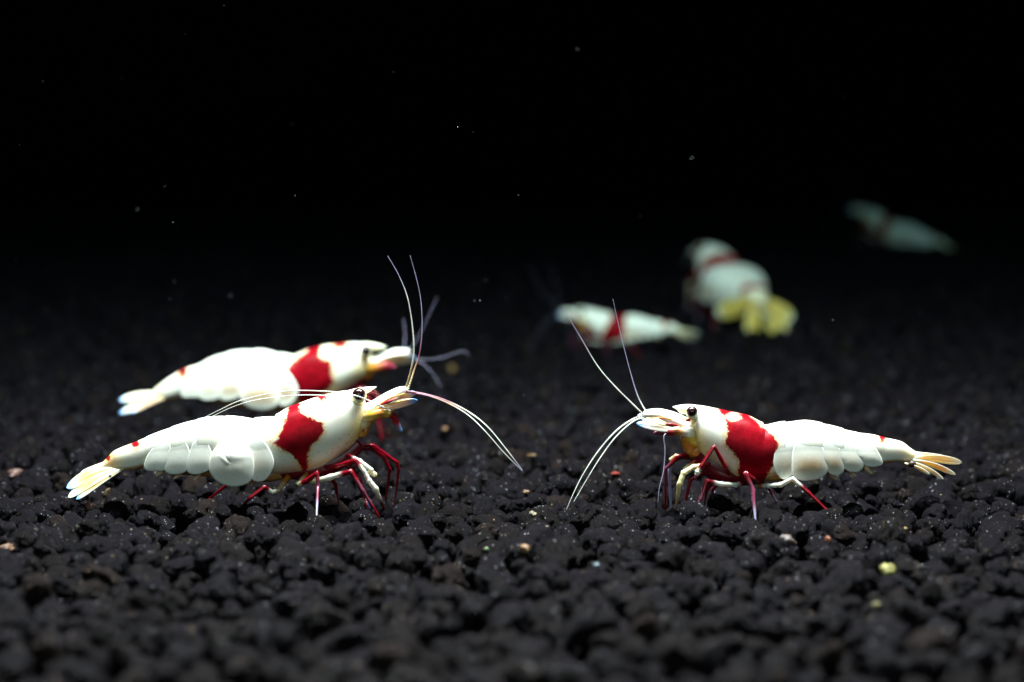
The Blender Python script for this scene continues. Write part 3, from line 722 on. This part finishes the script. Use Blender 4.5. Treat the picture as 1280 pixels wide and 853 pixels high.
# ---- the shrimp with the broad saddle (head to the left)
RIGHT = dict(origin=(930, 640), head=-1, hind=955, front_x=862, tail_x=1142,
  stations=[(1172,571,1171,574.5,2),(1158,568.5,1156,575,4.5),(1147,564.5,1144,576,6.5),(1138,558.8,1135,577,8.5),(1128,551.5,1122,577,11),(1112,547,1106,579,14),(1090,542,1085,581,18),(1066,538,1062,584,22),
    (1040,530.5,1035,588,27),(1012,524.5,1008,592,30),(990,525,985,594,31),(975,526,968,596,31),(955,527.5,946,602,32),(935,518,926,601,34),(912,513,908,590,34),
    (895,509.5,890,578,32),(880,506.5,876,567,28),(870,505.5,869,557,23),(864,509,865,546,15),(861.5,516,863,537,6)],
  notches=notch([954, 981, 1028, 1054, 1072, 1106, 1146], [.07, .05, .03, .035, .035, .035, .03], 1),
  red=[[(888,500),(894.6,509),(903,518),(906.5,530),(905.5,540),(903,552.5),(912,559),(920,572),(920.5,588),(922,612),(950,612),(957,592),(963.5,577.6),
     (968,560),(969.5,550),(967.6,544.5),(953,533),(941,522),(932,514),(925,505)]],
  red_spots=[(1102.5, 544.5, 5, 5), (905, 606, 22, 14)], white_spots=[(914.5, 518.4, 8, 4.8)],
  plates=[([(970,546.6),(964,570),(965,582),(968,588),(975,594.7),(984,593),(991,582),(993,562),(990,545.5)], 1.0, .3),
    ([(991.6,550),(987,564),(986.3,580.6),(987.5,590),(996,596),(1010,596.5),(1024.4,593),(1032.6,584),(1031.4,570),(1026.8,558),(1019.7,550),(1005.6,545)], 1.6, 1.5),
    ([(1030,580),(1033,587),(1040,591),(1046,590.6),(1052.5,585),(1051.4,570),(1045.5,556),(1034,548),(1022,556),(1022,568)], 1.4, 1.2),
    ([(1049,575),(1053,582),(1059,586),(1070,587.3),(1077,581.6),(1076.5,569.7),(1067,555),(1055,550),(1044,556),(1043,567)], 1.4, 1.0),
    ([(1073,572),(1078,578),(1085,580.8),(1097,580.5),(1102,576.5),(1097,564),(1088,552),(1076,550),(1067,557),(1067,566)], 1.4, .8)],
  brown=[.7,1.0,.85,.45,.2],
  rostrum=[(876,506,872,518,9),(862,504.2,860,517,7),(850,504.8,850,516,4.5),(844,506,845,511,2),(839.5,507,840,508,.6)],
  eye=(863,512,7.2,19), stalk=(869,525),
  thorax=[(958,585,955,604,9),(930,575,926,607,18),(905,568,898,603,18),(888,560,876,592,16),(876,558,863,577,9)],
  belly=[(1102,566,1098,581,5),(1070,570,1066,588,11),(1040,576,1036,593,16),(1005,580,1000,599,20),(975,582,968,601,19),(955,580,950,602,12)],
  fan=[('telson',(1139,565,0),(1190,573,0),11,dict(lat=.75,cols=('W','C','W','L'),thick=4,droop=0)),
    ('uropod',(1141,571,-6),(1202,577,-10),13,dict(lat=.55,cols=('W','C','W','W'),droop=2)),
    ('uropod',(1141,573,-8),(1193,591,-18),9,dict(lat=.6,cols=('W','Y','W','W'),droop=2)),
    ('uropod',(1138,575,-10),(1177,596,-22),6.5,dict(lat=.6,cols=('C','C','W','W'),droop=2)),
    ('uropod',(1130,577,-9),(1160,590,-22),6,dict(lat=.6,cols=('Y','C','W','W'),droop=1)),
    ('uropod',(1141,571,8),(1197,580,18),12,dict(lat=.8,cols=('W','Y','W','B'),droop=2))],
  swimmerets=[(1080,585),(1060,588),(1036,592),(1012,597),(985,599)],
  spots=[((1139.5,578.5,-12),4.8,(1.1,.8,.85))],
  legs=[([(910,592,-14),(904,580,-34),(889,553,-42),(873,577,-46),(868.5,584,-46),(866,592,-45),(869,600,-44)],[3.6,3.4,2.9,3.2,4.4,2.2,1.2],'RRRRWPT',False),
    ([(885,578,-16),(864,580,-30),(852,587,-34),(847,600,-36),(844,617,-36)],[4,5,5.6,5.2,2],'RCCCN'),
    ([(926,602,-14),(917,603,-26),(899,601,-36),(880,596,-42),(872,619,-46),(868,626,-47),(860,648,-48)],[4,4.2,4.2,3.5,3.0,2.4,1.3],'RWWRPTT'),
    ([(946,600,-18),(938,594,-34),(928,586,-46),(937,606,-50),(945,643,-52)],[3.6,3.8,3.6,3.4,1.5],'RRRPT'),
    ([(948,606,-14),(958,604,-26),(973,602,-34),(987,593.5,-40),(1006,610,-44),(1028,631,-48),(1045,643,-50)],[4.2,4,4.2,3.5,3.0,2.0,1.2],'AWWWRRT'),
    ([(880,573,8),(862,569,20),(848,574,26),(833,589,30),(831,617,32)],[5,4.4,3.6,3.0,1.4],'DRRPR'),
    ([(872,574,14),(852,574,28),(841,582,36),(838,592,38),(838,613,40)],[4,3.4,3.2,2.6,1.3],'DRNTT'),
    ([(897,594,0),(880,588,-8),(862,598,-8),(853,628,-4)],[4,4,3.2,1.5],'DRRR'),
    ([(908,600,6),(892,604,12),(884,614,16),(880,632,20)],[4,3.6,3,1.4],'DRRP'),
    ([(884,576,-6),(866,574,-14),(853,584,-16)],[4.5,4,2.2],'DRC',False),
    ([(862,574,24),(846,573,32),(839,578,34)],[3,3.6,3.2],'RNC',False),
    ([(930,600,12),(950,606,24),(962,612,30),(972,628,36)],[4,3.4,2.6,1.2],'DRRT'),
    ([(915,600,12),(900,606,24),(893,615,30),(888,632,36)],[3.6,3.2,2.6,1.2],'DRRT')],
  parts=[('antennule_stem',[(870,534,-7),(858,532,-8),(840,524,-8),(822,517,-7),(803,517,-6)],[6,6.5,6,5,3],'CWWWW'),
    ('antennule_stem',[(870,532,7),(858,528,8),(840,520,8),(822,515,7),(805,515,6)],[6,6,6,5,3],'CWWWW'),
    ('antenna_stem',[(869,539,-12),(858,538,-15),(848,537,-16),(838,537.5,-15),(828,538,-14),(816,539,-13)],[6,7,5.5,5,4.5,1.5],'YWARDP'),
    ('antenna_stem',[(869,539,12),(858,538,15),(848,537,16),(838,536,15),(828,536,14)],[6,6,5.5,5,2],'YCARP'),
    ('mouthpart',[(872,548,-6),(862,545,-7),(857,549,-6),(862,560,-5),(866,566,-4)],[10,10,8,8,5],'YYAAA'),
    ('mouthpart',[(872,560,-4),(866,566,-5),(864,572,-4)],[8,7,3],'AAD'),
    ('antennule_vein',[(845,529.5,-21),(836,527.5,-23),(827,527,-22)],[1.0,2.4,.8],'RRR'),
    ('antennule_vein',[(838,522,-15),(825,519.5,-18),(810,520,-20)],[.6,1.1,.4],'YAY'),
    ('antennule_vein',[(840,531,-22),(822,526.5,-24),(808,523.5,-24)],[.6,1.1,.4],'YCC'),
    ('eye_tip',[(860,522,-20),(857,522.5,-21),(855,522.5,-21)],[1.6,1.9,.8],'RRR')],
  scales=[((868,537,-13),(793,526,-20),12,dict(lat=.45,cols=('W','L','S','B'),droop=-1,thick=2.5)),
    ((868,533,13),(796,520,20),15,dict(lat=.6,cols=('W','C','W','B'),droop=-1,thick=2.5))],
  antennae=[('antennule',[(804,518,-6),(790,504,-8),(768,482,-10),(745,455,-10),(723,418,-9),(702,383,-8)],(1.9,.4),'WWLLTT'),
    ('antennule',[(810,516,4),(803,508,6),(793,485,10),(778,430,14),(765,373,16)],(1.8,.3),'WLTTT'),
    ('antennule',[(806,518,-6),(790,522,-8),(768,537,-12),(745,563,-16),(726,592,-20),(713,618,-24),(706,634,-28)],(2.2,.5),'WWLLLLT'),
    ('antennule',[(806,520,-7),(790,525,-10),(768,544,-14),(748,570,-20),(731,597,-24),(715,624,-28)],(1.9,.5),'WWLLLL'),
    ('antenna',[(835,539,-16),(828,542,-20),(829,560,-24),(827,586,-27),(822,606,-29),(820,624,-30)],(1.5,.6),'PTTTTT')])

def affine(p, f): return (f(p[0], p[1])) + ((p[2],) if len(p) > 2 else ())
f2 = lambda x, y: (190 + (x - 140) * .9, 494.5 + (y - 585) * .83)
SECOND = dict(LEFT, swimmerets=[], origin=(345, 545), hind=372, front_x=464, tail_x=190,
  stations=[(188,490,190,497,3),(200,480,204,501,8),(215,469,215,500,11),(229,461,231,497,14),(247,455,248,496,18),(270,444,272,500,23),(298,437,300,505,27),
    (330,436,332,508,28),(352,440,355,509,28),(372,441,372,508,28),(385,436,390,507,30),(405,431,408,500,31),(430,428,428,489,29),(448,427.5,446,479,24),
    (458,430,460,470,17),(464,438,466,460,8)],
  notches=notch([372, 350, 318, 284, 255, 228, 192], [.07, .05, .03, .035, .035, .035, .07], -1),
  red=[[(384,425),(402,425),(401,444),(415,449),(417,464),(419,474),(412,483),(404,493.5),(398,512),(380,512),(369,486),(361,471),(363,455),(377.5,444.5),(386,437)]],
  red_spots=[(426, 429, 7, 4), (229, 463, 5, 6)],
  plates=[([f2(*p) for p in o], b * .8, f) for (o, b, f) in LEFT['plates']], crease=None, brown=[.9, 1.0, .8, .5, .3],
  rostrum=[(446,427.5,450,438,7),(460,427.3,462,437,5),(474,429.5,475,436,3),(484,433,484,434,.6)],
  eye=(459.5,436.5,6.6,20.5), stalk=(455,446),
  thorax=[(370,490,372,508,8),(395,485,398,511,16),(420,478,424,501,16),(440,468,446,490,14),(455,455,464,470,8)],
  belly=[(237,485,238,497,5),(265,490,268,504,10),(300,495,304,511,15),(340,498,344,514,16),(370,492,374,508,9)],
  fan=[('telson',(192,490,0),(165,500,0),12,dict(lat=.75,cols=('W','C','W','L'),thick=4,droop=0)),
    ('uropod',(212,492,-3),(150,499,-14),13,dict(lat=.5,cols=('A','C','W','B'),droop=2)),
    ('uropod',(212,494,-4),(151,515,-20),11,dict(lat=.5,cols=('A','N','W','B'),droop=2)),
    ('uropod',(210,496,-5),(165,514,-24),7,dict(lat=.5,cols=('C','A','W','B'),droop=2)),
    ('uropod',(206,496,8),(156,502,18),12,dict(lat=.8,cols=('W','C','W','B'),droop=2))], spots=[],
  legs=[([affine(p, f2) for p in l[0]], [r * .85 for r in l[1]]) + tuple(l[2:]) for l in LEFT['legs'][:3] + LEFT['legs'][9:]],
  parts=[('antennule_stem',[(458,454,-6),(475,452,-8),(495,444,-8),(510,440,-6)],[6,6,5,3],'CWWW'),
    ('antennule_stem',[(458,452,6),(475,449,8),(495,441,8),(512,439,6)],[6,6,5,3],'CWWW'),
    ('antenna_stem',[(458,460,-10),(472,458,-13),(484,456,-14),(496,458,-12)],[6,6.5,6,2],'YARP'),
    ('mouthpart',[(455,464,-5),(462,468,-6),(468,462,-5)],[8,6,2],'YAA')],
  scales=[((462,456,-11),(522,446,-18),16,dict(lat=.45,cols=('W','C','W','B'),droop=2,thick=2.5))],
  antennae=[('antennule',[(510,441,-6),(522,424,-8),(534,400,-9),(548,370,-9)],(.65,.3),'TTTT'),
    ('antennule',[(505,438,6),(507,420,8),(505,398,10)],(.9,.3),'TTT'),
    ('antenna',[(508,444,-6),(530,448,-12),(555,445,-16),(575,438,-18),(584,438,-18),(587,444,-18)],(.6,.3),'TTTTTT'),
    ('antenna',[(508,446,-6),(528,452,-12),(542,465,-16),(553,482,-18)],(.65,.3),'TTTT')])

SMALL = dict(RIGHT, plate_red=True, legs=[RIGHT['legs'][i] for i in (0, 2, 3, 4, 5, 11, 12)], antennae=[(a[0], a[1], (.4, .15), 'T' * len(a[1])) for a in RIGHT['antennae']], white_spots=[], spots=[], red_spots=[(1103, 548, 8, 10), (925, 508, 6, 6)],
  red=[[(950,505),(990,505),(990,560),(985,620),(918,620),(920,585),(934,560),(948,535)]])
THIRD = dict(RIGHT, plate_red=True, white_spots=[], spots=[], red_spots=[(1112, 548, 10, 12)],
  red=[[(922,500),(958,500),(964,530),(960,570),(950,620),(906,620),(912,580),(920,540)]],
  stations=[tuple(v if k < 4 else v * (1.9 if st[0] > 960 else 1.25) for k, v in enumerate(st)) for st in RIGHT['stations']],
  fan=[('telson',(1136,563,0),(1168,598,4),20,dict(lat=.97,cols=('A','Y','C','W'),thick=5,droop=0)),
    ('uropod',(1134,566,-4),(1152,590,-92),36,dict(across=(0,1,.3),cols=('Y','K','K','W'),droop=-4,thick=4)),
    ('uropod',(1134,568,-4),(1160,632,-22),32,dict(across=(0,.2,1),cols=('Y','K','K','W'),droop=-3,thick=4)),
    ('uropod',(1134,566,4),(1156,606,62),36,dict(across=(0,.7,-.7),cols=('Y','K','K','W'),droop=-3,thick=4)),
    ('uropod',(1134,568,4),(1160,634,46),40,dict(across=(0,.6,-.8),cols=('Y','K','K','W'),droop=-3,thick=4))],
  antennae=[(a[0], a[1][:4], (.8, .3), a[3]) for a in RIGHT['antennae'][2:4]])
FIFTH = dict(SMALL, stations=[tuple(v if k < 4 else v * 1.3 for k, v in enumerate(st[:3])) + (st[3] + (6 if 900 < st[0] < 1090 else 0), st[4] * 1.2) for st in RIGHT['stations']], red=[[(918,500),(945,500),(950,540),(940,620),(905,620),(915,560)]])

def at_ground(px, Y, z0=0.0):
    u = (px - 640) / FPX; x = u * (Y + D) / CA
    return Vector((x, Y, rise(Y, x) + z0))

Shrimp(LEFT, P(330, 640, 0.0), K, label='white shrimp with jagged red saddle and one swollen round side plate').build()
Shrimp(RIGHT, P(930, 640, 0.0), K, label='white shrimp with broad red saddle that holds one white dot, amber under its head').build()
Y2 = .0525
Shrimp(SECOND, P(345, 545, Y2), K * (Y2 + D) / D, label='slightly blurred shrimp standing just behind the one with the swollen side plate').build()
Y4 = .160
Shrimp(SMALL, at_ground(757, Y4), K * .76, rot=(0, math.radians(0), math.radians(-8)), label='small blurred shrimp seen side-on with a red band, in the dim background', front=False).build()
Y3 = .197
Shrimp(THIRD, at_ground(900, Y3, .0), K * 1.22, rot=(0, math.radians(7), math.radians(-74)), label='blurred plump shrimp seen from behind with its yellow tail fan spread', front=False).build()
Y5 = .315
Shrimp(FIFTH, at_ground(1100, Y5, -.0006), K * .92, rot=(0, math.radians(13), math.radians(-22)), label='dim teal-tinged shrimp in the dark, farthest from the lamp', front=False).build()

# ------------------------------------------------------------------ small bits lying on the soil
def on_ground(px, py):
    """where the ray through a pixel meets the soil"""
    c = Vector((0, -D, CZ)); d = P(px, py, 0) - c
    t = .5
    while t < 2.6:
        q = c + d * t
        if q.z <= top_of(q.x, q.y): return q
        t += .001
    return q
def bit(name, label, cat, px, py, wpx, col, shape=(1, .8, .7), group=None, seed=0, rot=None):
    q = on_ground(px, py); s = (q.y + D) / D; r = wpx * .43 * K * s
    rng = random.Random(seed + 100)
    bm = bmesh.new(); bmesh.ops.create_icosphere(bm, subdivisions=3, radius=1.0)
    off = Vector((seed * 3.1, seed * 1.7, 5.0))
    for v in bm.verts:
        d = v.co.normalized(); k = 1 + .55 * mnoise.noise(d * 1.5 + off) + .30 * mnoise.noise(d * 3.5 + off)
        v.co = Vector((d.x * shape[0], d.y * shape[1], d.z * shape[2])) * k * r
    me = bpy.data.meshes.new(name); bm.to_mesh(me); bm.free()
    me.polygons.foreach_set('use_smooth', [True] * len(me.polygons))
    col = tuple(c * .5 for c in col)
    me.materials.append(mat_plain(name + '_surface', col, .5, .45, 2500 / max(.5, wpx / 10), sss=.1))
    o = link(bpy.data.objects.new(name, me)); o.location = (q.x, q.y, top_of(q.x, q.y) + r * shape[2] * .35)
    o.rotation_euler = rot or (rng.uniform(-.3, .3), rng.uniform(-.3, .3), rng.uniform(0, 6))
    return tag(o, label, cat, group)
bit('food_pellet', 'round pale yellow food pellet lying on the soil', 'pellet', 1109, 716, 20, (.80, .72, .22), (1, 1, .95), seed=1)
bit('food_crumb', 'dull yellow food crumb lying in front of the round pale pellet', 'crumb', 1095, 762, 15, (.42, .38, .15), seed=2)
bit('pebble', 'pink brown pebble beside the soil under the swollen-plate shrimp\'s tail fan', 'pebble', 113, 636, 14, (.36, .17, .13), (.8, .8, 1), seed=3)
bit('pebble', 'flat reddish brown pebble with a glassy top, off beyond the tail fan tip', 'pebble', 17, 594, 30, (.26, .12, .10), (1, .7, .4), seed=4)
bit('red_chip', 'bright red chip lying on the soil between the two facing shrimps', 'chip', 769, 600, 13, (.62, .06, .04), (1, .7, .35), seed=5, rot=(0, 0, .2))
bit('sand_grain', 'tan sand grain beside two curved feelers, on the soil', 'grain', 658, 622, 8, (.62, .36, .22), seed=6)
bit('wood_crumb', 'cream wood crumb with a brown side', 'crumb', 668, 645, 13, (.62, .50, .30), (1, .6, .5), seed=7, rot=(0, .6, .2))
bit('wood_crumb', 'blurred orange tan crumb in front of the cream wood crumb', 'crumb', 656, 697, 16, (.52, .28, .12), (1, .7, .8), seed=8)
bit('stone_chip', 'greyish pink stone chip in front of the broad-saddle shrimp', 'stone', 983, 681, 24, (.24, .17, .15), (1, .6, .7), seed=9)
bit('rust_crumb', 'rust orange crumb beside the greyish pink stone chip', 'crumb', 1035, 678, 11, (.45, .13, .03), (.8, .7, 1), seed=10)
bit('wood_sliver', 'thin tan sliver at the tip of a down-curved feeler', 'sliver', 668, 573, 20, (.55, .32, .12), (1, .25, .18), seed=11, rot=(0, 0, .15))
bit('brown_leaf_scrap', 'dark olive brown scrap under the swollen-plate shrimp\'s tail fan', 'scrap', 133, 622, 16, (.10, .06, .015), (.5, .5, 1.1), seed=12, rot=(0, .5, 0))
bit('sand_grain', 'orange tan grain on the far soil behind the down-curved feeler', 'grain', 556, 548, 9, (.55, .28, .12), seed=13)
bit('orange_stone', 'blurred orange stone on the far soil by the second shrimp\'s feelers', 'stone', 565, 465, 16, (.40, .20, .05), seed=14)
bit('pebble', 'blurred tan pebble at the soil\'s edge in front of the flat reddish pebble', 'pebble', 8, 690, 32, (.34, .17, .08), (1, .7, .4), seed=15)
bit('sand_grain', 'small cream grain on the soil under the broad-saddle shrimp\'s tail', 'grain', 1176, 622, 6, (.80, .66, .36), seed=16)
bit('straw', 'tiny upright straw-coloured stalk in the soil', 'straw', 1105, 660, 13, (.52, .36, .16), (.16, .16, 1), seed=17, rot=(.1, -.1, 0))
bit('sand_grain', 'golden tan grain beside the tiny upright straw', 'grain', 1131, 663, 8, (.58, .36, .12), (1, .8, .6), seed=18)
bit('glint_bead', 'small blue-white bead in place of an out-of-focus glint on soil', 'grain', 746, 709, 8, (.55, .75, .85), (1, 1, 1), seed=19)  # bead shaped to stand in for a blurred glint
bit('moss_flake', 'pale green flake on the blurred soil', 'flake', 608, 691, 9, (.40, .58, .28), (1, .5, .6), seed=20)

# drifting dust in the water
dust = [(280,7,1.5),(162,79,1.1),(152,98,.9),(207,232,.9),(172,262,1.5),(216,278,1.2),(369,245,1.0),(492,90,1),(572,159,1.4),(591,165,.9),(554,266,1.1),(865,198,1.6),(835,227,1.4),
  (648,244,1.3),(966,303,1.2),(600,376,1.4),(593,376,1.1),(607,351,1.3),(701,20,.8),(722,61,1.2),(780,114,.9),(1021,144,.8),(1054,121,.8),(58,387,1.2),(205,234,.8),(119,487,1.1),(198,423,1),
  (365,155,1),(24,181,.9),(20,326,1),(213,374,1.3),(218,352,1.2),(288,369,1.6),(633,373,1.0),(655,494,1.6),(1151,391,1),(1041,400,1),(800,270,.9),(1134,318,1.1),(53,102,1.1),(232,43,.8)]
dv, df = [], []
rd = random.Random(3)
for (px, py, r) in dust:
    c = P(px, py, rd.uniform(-.02, .05)); rr = r * K * .44
    b = len(dv); ax = [Vector((rr * rd.uniform(.7, 1.3), 0, 0)), Vector((0, rr, 0)), Vector((0, 0, rr * rd.uniform(.7, 1.3)))]
    dv += [c + ax[0], c - ax[0], c + ax[1], c - ax[1], c + ax[2], c - ax[2]]
    df += [(b + i, b + j, b + k) for i in (0, 1) for j in (2, 3) for k in (4, 5)]
dm = mat_plain('dust', (.55, .58, .60), .7, .2, 3000)
tag(mesh_obj('drifting_dust', dv, df, dm), 'fine pale specks of dust drifting in the dark water', kind='stuff')
